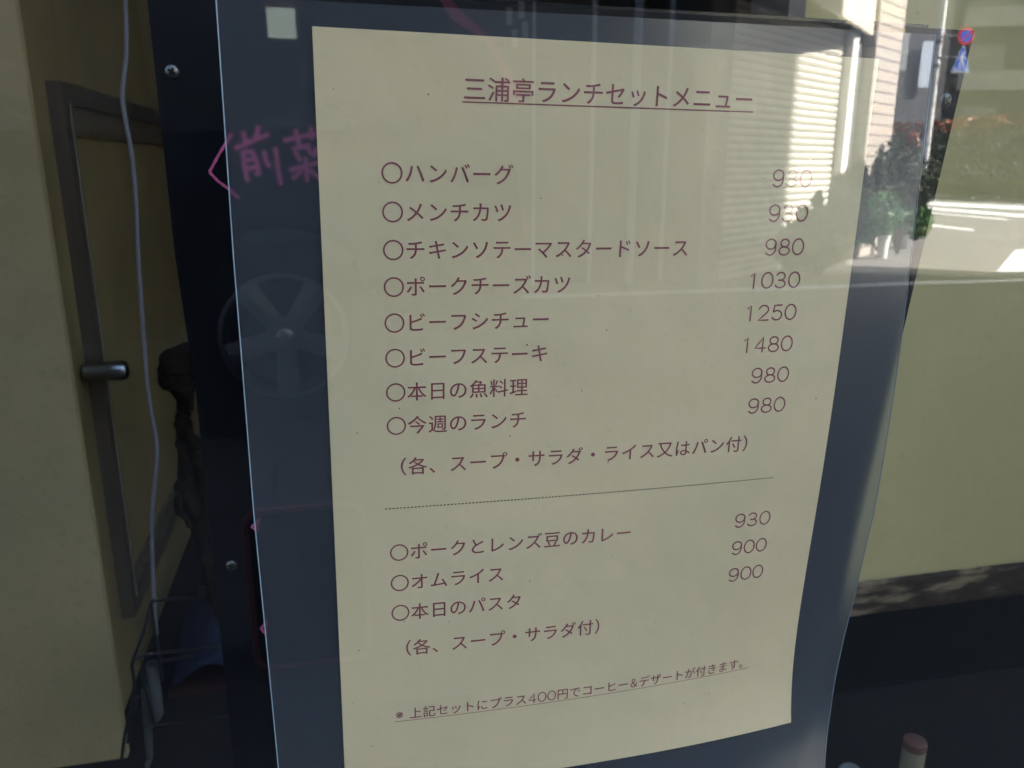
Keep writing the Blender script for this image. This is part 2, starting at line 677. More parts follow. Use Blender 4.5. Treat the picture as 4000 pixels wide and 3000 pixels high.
def chalk(pts, wpx):
    P = [onboard(x, y, .25) for x, y in pts]
    q = []
    for a, b in zip(P, P[1:]):
        q += [a.lerp(b, k / 4) for k in range(4)]
    q.append(P[-1])
    hw = wpx / FPX * .30 / 2
    vs = []
    for i, p in enumerate(q):
        d = (q[min(i + 1, len(q) - 1)] - q[max(i - 1, 0)]).normalized()
        n = d.cross(EZ).normalized()
        jit = 1 + .15 * math.sin(i * 2.3)
        vs += [p + n * hw * jit, p - n * hw * jit]
    ck.add(vs, [(2 * i, 2 * i + 2, 2 * i + 3, 2 * i + 1) for i in range(len(q) - 1)])


Z1 = lambda L: [(800 + x / 1.843, y / 1.843) for x, y in L]
chalk([(905, 520), (885, 553), (850, 612), (818, 672)], 10)
chalk([(818, 672), (850, 706), (893, 738), (935, 775)], 10)
for st in ([(215, 1070), (340, 1015), (465, 965)], [(275, 945), (295, 1020)], [(388, 905), (365, 1005)], [(275, 1085), (285, 1200), (310, 1310)],
           [(280, 1090), (345, 1095), (375, 1170), (392, 1255), (360, 1250)], [(295, 1155), (370, 1140)], [(300, 1215), (378, 1200)],
           [(425, 1085), (440, 1160), (470, 1205)], [(508, 1060), (525, 1200), (548, 1335)],
           [(565, 1012), (690, 985), (830, 955)], [(650, 930), (680, 1045)], [(765, 915), (772, 1005)], [(630, 1075), (690, 1060), (760, 1045)],
           [(650, 1095), (690, 1160)], [(740, 1060), (765, 1110)], [(810, 1060), (780, 1130)], [(610, 1225), (720, 1195), (850, 1165)],
           [(725, 1130), (730, 1220), (738, 1310)], [(700, 1225), (630, 1290)], [(750, 1220), (850, 1300)]):
    chalk(Z1(st), 15)
ck.build('handwriting', M['chalk'], board, fix=False)
ck = MB()
chalk([(1010, 2030), (984, 2059), (1010, 2074)], 13)
ck.build('handwriting', M['chalk'], board, fix=False)
ck = MB()
chalk([(1042, 2425), (1020, 2456), (1042, 2480)], 13)
ck.build('handwriting', M['chalk'], board, fix=False)

# ------------------------------------------------------------------ shop window
gw = MB()
a, b = at(-1.15, DG, .06), at(1.85, DG, .06)
gw.slab([a, b, b + FZ * 2.4, a + FZ * 2.4], NG * .006)
win = thing('shop_window', at(.35, DG, .02), 'large clear shop window pane mirroring the sunny street', 'window')
gw.build('glass_pane', M['glass'], win)
M['alu'] = mat('window_aluminium', (.32, .31, .29), .35, metal=.8)
fr = MB()
for s0, s1, z0, z1 in ((-1.2, -1.15, .02, 2.52), (1.85, 1.9, .02, 2.52), (-1.15, 1.85, 2.46, 2.52), (-1.15, 1.85, .02, .06)):
    fr.slab([at(s0, DG - .03, z0), at(s1, DG - .03, z0), at(s1, DG - .03, z1), at(s0, DG - .03, z1)], NG * .07)
fr.build('window_frame', M['alu'], win)

# ------------------------------------------------------------------ inside the shop
p = onfloor(3700, 2345)
DW = p.dot(NG)                    # back wall distance
pl = onfloor(365, 2978)
DP = pl.dot(NG)                   # pilaster face
wallp = NG * DW
def onwall(px, py, off=0.0):
    return hit(px, py, NG * (DW - off), NG)
sL = onwall(3112, 300).dot(TG)    # where the right wall starts
sP0 = onwall(3066, 30).dot(TG)
CEIL = 2.6
MB().slab([at(-1.2, DG + .08, FLOOR - .1), at(1.9, DG + .08, FLOOR - .1), at(1.9, 3.2, FLOOR - .1), at(-1.2, 3.2, FLOOR - .1)], FZ * .1).build('display_floor', M['floor'], kind='structure', label='dark carpeted floor inside the shop window', cat='floor')
bw = MB()
bw.slab([at(sL, DW, FLOOR), at(1.9, DW, FLOOR), at(1.9, DW, CEIL), at(sL, DW, CEIL)], NG * .1)
bw.build('back_wall', M['cream'], label='plain cream plaster wall behind the menu above the peeling skirting', cat='wall')
MB().slab([at(sP0, DW - .012, FLOOR), at(sL - .002, DW - .012, FLOOR), at(sL - .002, DW - .012, CEIL), at(sP0, DW - .012, CEIL)], NG * .12).build('door_post', M['post'], label='narrow grey brown upright at the end of the cream wall above the board', cat='post')
zb = onwall(3700, 2222).z
zc = onwall(3369, 2265).z
# skirting with flaking paint: a wavy strip
sk = MB()
N = 90
hs = (zb + zc) / 2 - FLOOR
prof = [(.0, .014), (.25, .017), (.5, .012), (.75, .016), (.93, .013), (1.0, .004)]
random.seed(3)
vs = []
for i in range(N + 1):
    s = sL + .01 + (1.88 - sL) * i / N
    for h, o in prof:
        vs.append(at(s, DW - o - random.uniform(0, .004), FLOOR + hs * h))
m_ = len(prof)
sk.add(vs, [(i * m_ + k, (i + 1) * m_ + k, (i + 1) * m_ + k + 1, i * m_ + k + 1) for i in range(N) for k in range(m_ - 1)])
sk.build('skirting_board', M['peel'], fix=True, label='dark skirting with pale flaking paint along the cream wall', cat='skirting', smooth=True)
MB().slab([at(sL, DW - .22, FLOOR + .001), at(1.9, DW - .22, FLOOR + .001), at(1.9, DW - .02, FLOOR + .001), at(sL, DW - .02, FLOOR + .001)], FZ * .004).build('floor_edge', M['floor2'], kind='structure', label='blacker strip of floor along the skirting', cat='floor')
# far brown room behind
MB().slab([at(-1.2, 3.0, FLOOR), at(1.9, 3.0, FLOOR), at(1.9, 3.0, CEIL), at(-1.2, 3.0, CEIL)], NG * .1).build('rear_wall', M['brown'], label='dark brown rear wall glimpsed above the black board', cat='wall')
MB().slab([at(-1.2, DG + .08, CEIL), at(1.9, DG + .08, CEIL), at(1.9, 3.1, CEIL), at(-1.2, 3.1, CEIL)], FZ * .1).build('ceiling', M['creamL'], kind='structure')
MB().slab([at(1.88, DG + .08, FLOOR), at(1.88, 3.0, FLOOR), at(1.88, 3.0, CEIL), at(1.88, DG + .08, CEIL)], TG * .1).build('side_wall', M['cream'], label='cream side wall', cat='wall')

# left pilaster and side wall with the small wooden door
q0 = hit(277, 1480, NG * DP, NG)
sP = q0.dot(TG)
pil = MB()
pil.slab([at(-1.15, DP, FLOOR), at(sP, DP, FLOOR), at(sP, DP, CEIL), at(-1.15, DP, CEIL)], NG * .015)
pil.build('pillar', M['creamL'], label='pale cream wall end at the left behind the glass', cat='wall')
SW = sP - .03
swp = TG * SW
def onside(px, py, off=0.0):
    return hit(px, py, TG * (SW + off), TG)
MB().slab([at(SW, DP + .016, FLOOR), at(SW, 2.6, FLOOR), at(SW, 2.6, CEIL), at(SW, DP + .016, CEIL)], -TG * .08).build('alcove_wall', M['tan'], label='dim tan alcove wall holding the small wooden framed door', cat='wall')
tl, bl = onside(193, 319), onside(464, 2446)
tr = onside(655, 450)
d0, d1 = (tl.dot(NG) + bl.dot(NG)) / 2, tr.dot(NG)
z1_, z0_ = tl.z, bl.z
cab = thing('cabinet_door', at(SW, (d0 + d1) / 2, z0_), 'small dark framed tan cupboard door with a round metal handle', 'cupboard door')
fw = .026
dfr = MB()
for a0, a1, b0, b1 in ((d0, d0 + fw, z0_, z1_), (d1 - fw * .8, d1, z0_, z1_), (d0 + fw, d1 - fw * .8, z1_ - fw * 1.1, z1_), (d0 + fw, d1 - fw * .8, z0_, z0_ + fw)):
    dfr.slab([at(SW, a0, b0), at(SW, a1, b0), at(SW, a1, b1), at(SW, a0, b1)], TG * .02)
dfr.build('door_frame', M['wood'], cab)
MB().slab([at(SW, d0 + fw, z0_ + fw), at(SW, d1 - fw * .8, z0_ + fw), at(SW, d1 - fw * .8, z1_ - fw * 1.1), at(SW, d0 + fw, z1_ - fw * 1.1)], TG * .006).build('door_panel', M['tan'], cab)
b0, b1, c0, c1 = d0 + fw, d1 - fw * .8, z0_ + fw, z1_ - fw * 1.1
iw = .026
M['wood2'] = mat('inner_moulding_wood', (.12, .09, .058), .4, noise=(4, (.085, .062, .04), .35, .7, 6, (14, 14, 1)))
ifr = MB()
for a0, a1, e0, e1 in ((b0, b0 + iw * .8, c0, c1), (b1 - iw * .6, b1, c0, c1), (b0 + iw * .8, b1 - iw * .6, c1 - iw * 1.6, c1), (b0 + iw * .8, b1 - iw * .6, c0, c0 + iw)):
    ifr.slab([at(SW + .006, a0, e0), at(SW + .006, a1, e0), at(SW + .006, a1, e1), at(SW + .006, a0, e1)], TG * .006)
ifr.build('inner_moulding', M['wood2'], cab)
M['trim'] = mat('pale_bead', (.17, .15, .12), .25)
for a0, a1 in ((b0 - .001, b0 + .003), (b1 - .004, b1 - .0005)):
    MB().slab([at(SW + .012, a0, c0), at(SW + .012, a1, c0), at(SW + .012, a1, c1), at(SW + .012, a0, c1)], TG * .0095).build('bead', M['trim'], cab)
hc = onside(372, 1452, .02)
hb = MB()
hb.tube([hc - TG * .014, hc - TG * .002, hc + TG * .004, hc + TG * .020, hc + TG * .036, hc + TG * .043, hc + TG * .046], [.013, .0125, .0125, .0142, .0152, .0125, .005], 20)
hb.build('handle', M['chrome'], cab, smooth=True)

# cable hanging in front
def atd(px, py, d):
    return hit(px, py, NG * d, NG)
cb = MB()
cp = [(486, -60), (490, 0), (494, 200), (481, 330), (480, 400), (496, 500), (514, 600), (530, 760), (540, 1000), (552, 1180), (564, 1350), (576, 1500), (592, 1620), (608, 1700), (614, 1780), (606, 1880), (596, 2000), (594, 2150), (602, 2330), (612, 2480)]
def smooth_path(P, n=4):
    out = []
    for i in range(len(P) - 1):
        p0, p1, p2, p3 = P[max(i - 1, 0)], P[i], P[i + 1], P[min(i + 2, len(P) - 1)]
        for k in range(n):
            t = k / n
            out.append(.5 * ((2 * p1) + (p2 - p0) * t + (2 * p0 - 5 * p1 + 4 * p2 - p3) * t * t + (3 * p1 - p0 - 3 * p2 + p3) * t ** 3))
    return out + [P[-1]]
DCAB = DP * .93
cb.tube(smooth_path([atd(x, y, DCAB) for x, y in cp]), .0025, 10)
cb.build('power_cable', M['cable'], smooth=True, label='pale grey cable hanging wavily in front of the cupboard door', cat='cable')

# wire rack on the floor at the lower left
DR = DP * .90
rk = thing('wire_rack', onfloor(560, 3200), 'black bent wire rack standing at the foot of the cable', 'rack')
def wires(name, *paths):
    m = MB()
    for P in paths:
        m.tube(smooth_path([atd(x, y, DR + dd) for x, y, dd in P], 5), .0022, 8)
    m.build(name, M['wire'], rk, smooth=True)
wires('top_wire', [(760, 2338, .10), (700, 2338, .05), (640, 2343, 0), (604, 2346, 0), (588, 2362, 0), (560, 2470, 0), (526, 2560, 0), (516, 2600, 0), (524, 2660, 0), (520, 2740, 0), (492, 2850, 0), (476, 2960, 0), (470, 3060, 0)])
wires('cross_wire', [(522, 2572, 0), (600, 2552, .0), (720, 2540, .06), (900, 2528, .12)], [(575, 2592, 0), (640, 2580, .03), (760, 2560, .08)], [(562, 2840, 0), (640, 2830, .02), (780, 2815, .06), (930, 2796, .12)])
wires('front_wire', [(588, 2362, 0), (604, 2460, .01), (620, 2560, .02), (634, 2660, .02)], [(562, 2590, 0), (556, 2640, 0), (575, 2720, 0), (604, 2830, 0)], [(540, 2720, 0), (516, 2800, 0), (500, 2900, 0)])
MB().tube([atd(590, 2590, DR + .03), atd(606, 2700, DR + .03), atd(616, 2790, DR + .03), atd(612, 2815, DR + .03)], [.0075, .0080, .0078, .004], 14).build('paper_roll', M['paleroll'], smooth=True, label='short pale rolled paper standing in the wire rack', cat='paper roll')
MB().tube([atd(566, 2690, DR + .04), atd(578, 2830, DR + .04), atd(584, 2960, DR + .04), atd(560, 3050, DR + .04)], [.005, .006, .005, .005], 12).build('tube', M['greenroll'], smooth=True, label='thin pale green tube leaning low in the wire rack', cat='tube')

# maroon plinth with a blue cloth lying on it
DB = DP * 1.12
mp = [atd(655, 2700, DB), atd(1250, 2640, DB)]
sa, sb_ = mp[0].dot(TG), mp[1].dot(TG)
zt = (mp[0].z)
pl_ = MB()
pl_.slab([at(sa, DB, FLOOR), at(sb_, DB, FLOOR), at(sb_, DB + .35, FLOOR), at(sa, DB + .35, FLOOR)], FZ * (zt - FLOOR))
pl_.build('plinth', M['maroon'], label='low dark maroon plinth under the blue cloth', cat='plinth')
cl = MB()
NX, NY = 34, 26
random.seed(11)
vs = []
for j in range(NY + 1):
    for i in range(NX + 1):
        u, v = i / NX, j / NY
        s = sa + .008 + (sb_ - sa - .03) * u
        d = DB - .004 + .3 * v
        h = .05 * math.exp(-((u - .3) / .25) ** 2) * (1 - .3 * v) + .07 * math.sin(3.1 * v) * (.5 + .5 * u) + .012 * math.sin(9 * u + 4 * v) * v
        sag = -.02 * (1 - v) ** 6 * (1 + math.sin(6 * u))
        vs.append(at(s, d + sag * .4, zt + .005 + h))
cl.add(vs, [(j * (NX + 1) + i, j * (NX + 1) + i + 1, (j + 1) * (NX + 1) + i + 1, (j + 1) * (NX + 1) + i) for j in range(NY) for i in range(NX)])
clo = cl.build('cloth', M['blue'], smooth=True, label='crumpled dusky blue cloth heaped on the maroon plinth', cat='cloth')
sm = clo.modifiers.new('solid', 'SOLIDIFY')
sm.thickness = .003

# knotted driftwood ornament at the board's left edge
DD = DP * 1.06
from mathutils import noise as mnoise
dw = MB()
tr1 = [(748, 1352, 30), (722, 1385, 66), (694, 1430, 84), (690, 1475, 80), (716, 1525, 58), (724, 1580, 36), (712, 1640, 34), (724, 1700, 46), (716, 1760, 36), (735, 1830, 46), (742, 1900, 50), (770, 1990, 56), (790, 2080, 44), (810, 2180, 42), (835, 2280, 38), (862, 2380, 34), (884, 2450, 26)]
NSUB = 7
pth = smooth_path([atd(x, y, DD) for x, y, r in tr1], NSUB)
rad = []
for i_ in range(len(pth)):
    a_, k_ = divmod(i_, NSUB)
    b_ = min(a_ + 1, len(tr1) - 1)
    rad.append((tr1[a_][2] + (tr1[b_][2] - tr1[a_][2]) * k_ / NSUB) / FPX * DD * .82)
dw.tube(pth, rad, 26)
for pa in ([(730, 1700, 26), (770, 1760, 24), (800, 1850, 20), (810, 1960, 22), (800, 2040, 20)], [(742, 1850, 22), (700, 1900, 18), (706, 1990, 14), (745, 2060, 18)]):
    q_ = smooth_path([atd(x, y, DD - .012) for x, y, r in pa], 6)
    dw.tube(q_, [pa[min(i_ // 6, len(pa) - 1)][2] / FPX * DD for i_ in range(len(q_))], 16)
dw.v = [p + Vector(mnoise.noise_vector(p * 38)) * .006 + Vector(mnoise.noise_vector(p * 110)) * .0025 for p in dw.v]
dw.build('driftwood', M['drift'], smooth=True, label='gnarled dark brown driftwood ornament beside the black board', cat='ornament')

# peg and white dish on the floor, lower right
pc = atd(3576, 2890, .70)
rr = 37 / FPX * (pc - CAMP).length
pg = thing('peg', Vector((pc.x, pc.y, FLOOR)), 'short cream cylinder with a rust brown top standing on the dark floor', 'peg')
top = pc.z - FLOOR
MB().lathe(Vector((pc.x, pc.y, FLOOR)), FZ, [(rr * .96, 0), (rr * .96, top - .011)], 28).build('stem', M['peg'], pg, smooth=True)
MB().lathe(Vector((pc.x, pc.y, FLOOR + top - .011)), FZ, [(rr * .98, 0), (rr * 1.0, .004), (rr * .97, .010), (rr * .8, .0115)], 28).build('top', M['cork'], pg, smooth=True)
dc = atd(3322, 3032, .78)
dd_ = MB()
dd_.lathe(dc, Vector((-.25, -.5, .8)), [(.001, 0), (.013, .001), (.0165, .004), (.0145, .0055), (.001, .003)], 30)
dd_.build('dish', M['dish'], smooth=True, label='small white round dish at the foot of the laminated menu', cat='dish')

# ------------------------------------------------------------------ the street (built from its mirror image, then mirrored back across the glass)
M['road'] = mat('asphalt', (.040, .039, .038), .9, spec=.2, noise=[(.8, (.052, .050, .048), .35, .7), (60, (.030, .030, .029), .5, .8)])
M['pave'] = mat('concrete_pavement', (.27, .26, .245), .85, noise=[(1.5, (.21, .2, .19), .35, .7), (30, (.18, .175, .165), .5, .8)])
M['paint'] = mat('road_paint', (.72, .72, .70), .7, noise=(9, (.45, .45, .44), .5, .75))
M['shutter'] = mat('shutter_slats', (.66, .63, .56), .6, spec=.2, noise=(2, (.58, .55, .49), .35, .7))
M['white'] = mat('white_paint', (.80, .80, .78), .5)
M['fascia'] = mat('cream_fascia', (.74, .70, .60), .6, noise=(3, (.66, .62, .53), .4, .7))
M['soffit'] = mat('dark_soffit', (.06, .06, .062), .8)
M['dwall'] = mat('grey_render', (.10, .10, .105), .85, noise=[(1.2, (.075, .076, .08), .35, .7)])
M['pipe'] = mat('pale_pipe', (.85, .84, .80), .5)
M['bpipe'] = mat('blue_grey_pipe', (.58, .66, .78), .5)
M['far'] = mat('far_facade', (.06, .06, .064), .8, noise=(.5, (.05, .05, .054), .35, .7))
M['farwin'] = mat('far_glass', (.02, .022, .026), .1)
M['rail'] = mat('pale_rail', (.11, .11, .11), .5)
M['poleM'] = mat('white_pole', (.74, .76, .76), .5, noise=(5, (.38, .38, .36), .55, .68, 4, (1, 1, .35)))
M['sblue'] = mat('sign_blue', (.02, .12, .62), .35)
M['sred'] = mat('sign_red', (.62, .02, .02), .35)
M['leafd'] = mat('leaf_dark', (.030, .055, .024), .6, noise=(3, (.045, .05, .03), .4, .7))
M['leafg'] = mat('leaf_green', (.055, .20, .05), .5, noise=(6, (.09, .24, .07), .4, .7))
M['leafy'] = mat('leaf_yellow', (.22, .24, .03), .5)
M['leafm'] = mat('leaf_mid', (.050, .085, .045), .5, noise=(9, (.085, .085, .06), .4, .7))
M['leafr'] = mat('leaf_red', (.26, .06, .022), .5)
M['leafo'] = mat('leaf_olive', (.05, .06, .022), .6)
M['bark'] = mat('bark', (.09, .065, .045), .9)
M['shop'] = mat('shop_render', (.40, .38, .34), .85, noise=(2, (.34, .32, .29), .35, .7))
M['carp'] = mat('black_car_paint', (.006, .006, .007), .45, spec=.2)
M['tyre'] = mat('tyre', (.012, .012, .012), .8)
M['alloy'] = mat('alloy', (.60, .61, .64), .28, metal=1)
M['seat'] = mat('seat_fabric', (.30, .29, .31), .9)
M['plas'] = mat('black_plastic', (.012, .012, .012), .6)
M['chr'] = mat('glint_strip', (.75, .76, .8), .1, metal=1)
M['window_glint'] = mat('glint_white', (.72, .73, .62), .7)
M['lit'] = mat('glow_panel', (.80, .84, .70), .6, emit=.3)  # glow added so the white panel shows bright in the shade
M['pinkb'] = mat('pinkish_board', (.40, .24, .22), .7)
M['pink'] = mat('pink_banner', (.85, .20, .36), .8)
M['yel'] = mat('yellow_plate', (.60, .50, .05), .5)
M['lite'] = mat('light_panel', (.34, .35, .36), .6)


def tile_mat():
    m = mat('cream_tiles', (.6, .52, .44), .45)
    t = m.node_tree
    b = t.nodes['Principled BSDF']
    tc = t.nodes.new('ShaderNodeTexCoord')
    br = t.nodes.new('ShaderNodeTexBrick')
    br.offset = 0
    br.inputs['Color1'].default_value = (.60, .52, .45, 1)
    br.inputs['Color2'].default_value = (.55, .50, .45, 1)
    br.inputs['Mortar'].default_value = (.27, .25, .24, 1)
    br.inputs['Scale'].default_value = 1
    br.inputs['Mortar Size'].default_value = .010
    br.inputs['Brick Width'].default_value = .62
    br.inputs['Row Height'].default_value = .105
    mp = t.nodes.new('ShaderNodeMapping')
    mp.inputs['Rotation'].default_value = (math.pi / 2, 0, 0)
    sp = t.nodes.new('ShaderNodeSeparateXYZ')
    cb_ = t.nodes.new('ShaderNodeCombineXYZ')
    ad = t.nodes.new('ShaderNodeMath')
    t.links.new(tc.outputs['Object'], sp.inputs[0])
    t.links.new(sp.outputs[0], ad.inputs[0])
    t.links.new(sp.outputs[1], ad.inputs[1])
    t.links.new(ad.outputs[0], cb_.inputs[0])
    t.links.new(sp.outputs[2], cb_.inputs[1])
    t.links.new(cb_.outputs[0], br.inputs['Vector'])
    t.links.new(br.outputs['Color'], b.inputs['Base Color'])
    return m


M['tile'] = tile_mat()

# road and pavement
def gpt(x, y, up=0.0):
    return Vector((x, y, -GSL * y + up))


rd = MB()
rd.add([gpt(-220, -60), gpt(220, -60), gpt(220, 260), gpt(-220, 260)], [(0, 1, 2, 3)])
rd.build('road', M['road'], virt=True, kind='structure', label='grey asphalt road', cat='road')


M['conc'] = mat('pale_road', (.19, .18, .165), .9, noise=[(.5, (.23, .22, .2), .35, .7), (40, (.15, .145, .135), .5, .8)])  # paler ground colour, used from the outline below outwards
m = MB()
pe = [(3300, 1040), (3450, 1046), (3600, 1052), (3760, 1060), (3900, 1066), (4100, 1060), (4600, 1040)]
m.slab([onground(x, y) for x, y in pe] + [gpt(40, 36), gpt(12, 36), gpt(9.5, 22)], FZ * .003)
m.build('side_road', M['conc'], virt=True, kind='structure', label='pale road surface beyond the dark asphalt', cat='road')


def marking(pxs, name, label):
    MB().slab([onground(x, y) + Vector((0, 0, .006)) for x, y in pxs], Vector((0, 0, .004))).build(name, M['paint'], virt=True, kind='structure', label=label, cat='road marking')


marking([(3590, 787), (4500, 830), (4500, 848), (3590, 801)], 'crosswalk_marking', 'white crossing stripe')
marking([(3596, 808), (4500, 876), (4500, 892), (3596, 819)], 'crosswalk_marking', 'white crossing stripe')
marking([(3606, 829), (3936, 857), (3936, 863), (3606, 834)], 'crosswalk_marking', 'white crossing stripe')
marking([(3590, 872), (3806, 898), (3800, 906), (3586, 882)], 'road_marking', 'white stop line')
marking([(3965, 980), (4500, 960), (4500, 1060), (3890, 1068)], 'road_marking', 'broad white road paint')
marking([(2030, 1158), (3300, 1116), (4300, 1084), (4300, 1095), (3300, 1129), (2030, 1171)], 'edge_line_marking', 'white edge line')
marking([(100, 1018), (560, 1016), (560, 1024), (100, 1027)], 'road_marking', 'white edge line')

# building with the roller shutter, running away at an angle
UL = Vector((math.sin(R(43)), math.cos(R(43)), 0))
ML = Vector((UL.y, -UL.x, 0))
LA = Vector((4.7, 9.9, 0))
def online(px, py, off=0.0):
    return hit(px, py, LA + ML * off, ML)
def kpar(p):
    return (p - LA).dot(UL)
def atl(k, off, z):
    return LA + UL * k + ML * off + Vector((0, 0, z))
k0, k1 = kpar(online(2820, 700, -.03)), kpar(online(3312, 520, -.03))
kp0, kp1 = kpar(online(3316, 420, .08)), kpar(online(3338, 420, .08))
kt0, kt1 = kpar(online(3388, 480, .10)), kpar(online(3488, 480, .10))

G0 = -.16
ztop = 2.10
shb = thing('shutter_building', atl((k0 + k1) / 2, -2, G0), 'low building with a pale roller shutter and cream fascia mirrored at the upper right', 'building', virt=True)
m = MB()
m.slab([atl(k0 - .35, 0, ztop), atl(kt0 - .05, 0, ztop), atl(kt0 - .05, 0, 5.2), atl(k0 - .35, 0, 5.2)], ML * -4)
m.slab([atl(k0 - .35, 0, G0), atl(k0 - .003, 0, G0), atl(k0 - .003, 0, ztop - .002), atl(k0 - .35, 0, ztop - .002)], ML * -4)
m.slab([atl(k1 + .003, -.01, G0), atl(kt0 - .05, -.01, G0), atl(kt0 - .05, -.01, ztop - .002), atl(k1 + .003, -.01, ztop - .002)], ML * -4)
m.build('wall', M['dwall'], shb, virt=True)
m = MB()
NSL = 36
pt = (ztop - G0) / NSL
vs = []
for r in range(NSL):
    z = G0 + pt * r
    for dz, o in ((0.0, -.05), (.10, -.028), (.5, -.018), (.86, -.028), (.93, -.055)):
        for k in (k0 + .002, k1):
            vs.append(atl(k, o, z + dz * pt))
n = len(vs) // 2
m.add(vs, [(2 * i, 2 * i + 1, 2 * i + 3, 2 * i + 2) for i in range(n - 1)])
m.build('roller_shutter', M['shutter'], shb, virt=True)
m = MB()
m.slab([atl(kp0, -.02, G0), atl(kp1, -.02, G0), atl(kp1, -.02, ztop - .06), atl(kp0, -.02, ztop - .06)], ML * -.02 + ML * .10)
m.build('white_post', M['white'], shb, virt=True)
UC = Vector((math.sin(R(34)), math.cos(R(34)), 0))
C1 = online(3419, 145, .05)
zf = C1.z
c1 = Vector((C1.x, C1.y, 0))
c0 = c1 - UC * 2.6
m = MB()
m.slab([c0 + FZ * zf, c1 + FZ * zf, c1 + FZ * (zf + 1.1), c0 + FZ * (zf + 1.1)], -ML * .045)
m.build('fascia', M['fascia'], shb, virt=True)
m = MB()
m.slab([c0 - ML * .05 + FZ * (zf + .03), c1 - ML * .05 + FZ * (zf + .03), c1 - ML * .052 + UC * .002 + FZ * (zf + .03), c0 - ML * .48 + FZ * (zf + .03)], FZ * .05)
m.build('soffit', M['soffit'], shb, virt=True)

# tile clad pier next to it
tb = MB()
tb.slab([atl(kt0, .10, G0 - .05), atl(kt1, .10, G0 - .05), atl(kt1, .10, 6.5), atl(kt0, .10, 6.5)], ML * -2.2)
tb.build('tiled_pier', M['tile'], virt=True, label='tall pale tiled pier beside the white shutter post', cat='pier')

# grey facade straight across, in shade
DF = 6.35
def onfac(px, py, off=0.0):
    return hit(px, py, NG * (DF - off), NG)
s_r = onfac(2640, 700).dot(TG)
fac = thing('grey_facade_building', at(-2.5, DF + 2, G0), 'dark grey shaded house front with thin pale pipes mirrored above the menu title', 'building', virt=True)
m = MB()
m.slab([at(-9, DF, G0), at(s_r + .3, DF, G0), at(s_r + .3, DF, 5.6), at(-9, DF, 5.6)], NG * 4)
m.build('wall', M['dwall'], fac, virt=True)
for px, r, mt in ((2086, .012, 'pipe'), (2318, .018, 'pipe'), (2486, .035, 'bpipe'), (2620, .03, 'bpipe')):
    c = onfac(px, 300, .07)
    m = MB()
    m.tube([Vector((c.x, c.y, G0)), Vector((c.x, c.y, 1.5)), Vector((c.x, c.y, 5.4))], r, 10)
    m.build('drainpipe', M[mt], fac, virt=True, smooth=True)
m = MB()
for px, py in ((1990, 65), (2038, 40), (2010, 150), (2052, 120)):
    c = onfac(px, py, .04)
    m.box(c, .022, .008, .06, (TG, NG, FZ))
m.build('glint_patch', M['window_glint'], fac, virt=True)  # small pale blocks standing in for glints on windows
a_, b_ = onfac(1020, -60, .05), onfac(1172, 165, .05)
nb = thing('glow_board', (a_ + b_) / 2, 'white panel with an added glow on a pinkish board mirrored above the pink handwriting', 'white panel', virt=True)
m = MB()
m.slab([at(a_.dot(TG), DF - .02, b_.z), at(b_.dot(TG), DF - .02, b_.z), at(b_.dot(TG), DF - .02, a_.z), at(a_.dot(TG), DF - .02, a_.z)], NG * -.03)
m.build('board', M['pinkb'], nb, virt=True)
a_, b_ = onfac(1040, 30, .06), onfac(1158, 152, .06)
m = MB()
m.slab([at(a_.dot(TG), DF - .052, b_.z), at(b_.dot(TG), DF - .052, b_.z), at(b_.dot(TG), DF - .052, a_.z), at(a_.dot(TG), DF - .052, a_.z)], NG * -.006)
m.build('glow_panel', M['lit'], nb, virt=True)
# pink banner hanging slantwise
m = MB()
P = [onfac(x, y, .3) for x, y in [(1700, -80), (1745, 10), (1790, 70), (1850, 110), (1905, 160), (1960, 240), (2000, 330), (2030, 420)]]
W_ = [.03, .035, .045, .03, .02, .022, .05, .03]
vs = []
for p, ww in zip(P, W_):
    vs += [p - (TG * .8 + FZ * .6) * ww, p + (TG * .8 + FZ * .6) * ww]
m.add(vs + [p + NG * .004 for p in vs], [(2 * i, 2 * i + 1, 2 * i + 3, 2 * i + 2) for i in range(7)] + [(16 + 2 * i, 18 + 2 * i, 19 + 2 * i, 17 + 2 * i) for i in range(7)])
m.build('streamer', M['pink'], virt=True, smooth=True, label='slanting pink cloth streamer mirrored over the start of the menu title', cat='streamer')

# leaves
def leaf_cloud(m, n, centre, rad, size, mis, rng, shape='ell', flat=1.0):
    for _ in range(n):
        while True:
            q = Vector((rng.uniform(-1, 1), rng.uniform(-1, 1), rng.uniform(-1, 1)))
            if shape == 'box' or q.length < 1:
                break
        if shape == 'ell' and rng.random() < .6:
            q = q.normalized() * rng.uniform(.75, 1.08)
        c = Vector(centre) + Vector((q.x * rad[0], q.y * rad[1], q.z * rad[2]))
        a = Vector((rng.gauss(0, 1), rng.gauss(0, 1), rng.gauss(0, .6))).normalized()
        b = a.orthogonal().normalized()
        b.rotate(Matrix.Rotation(rng.uniform(0, 6.28), 3, a))
        cc = a.cross(b)
        s = size * rng.uniform(.6, 1.3)
        m.add([c - b * s, c + cc * s * .45, c + b * s, c - cc * s * .45], [(0, 1, 2, 3)], rng.choice(mis))


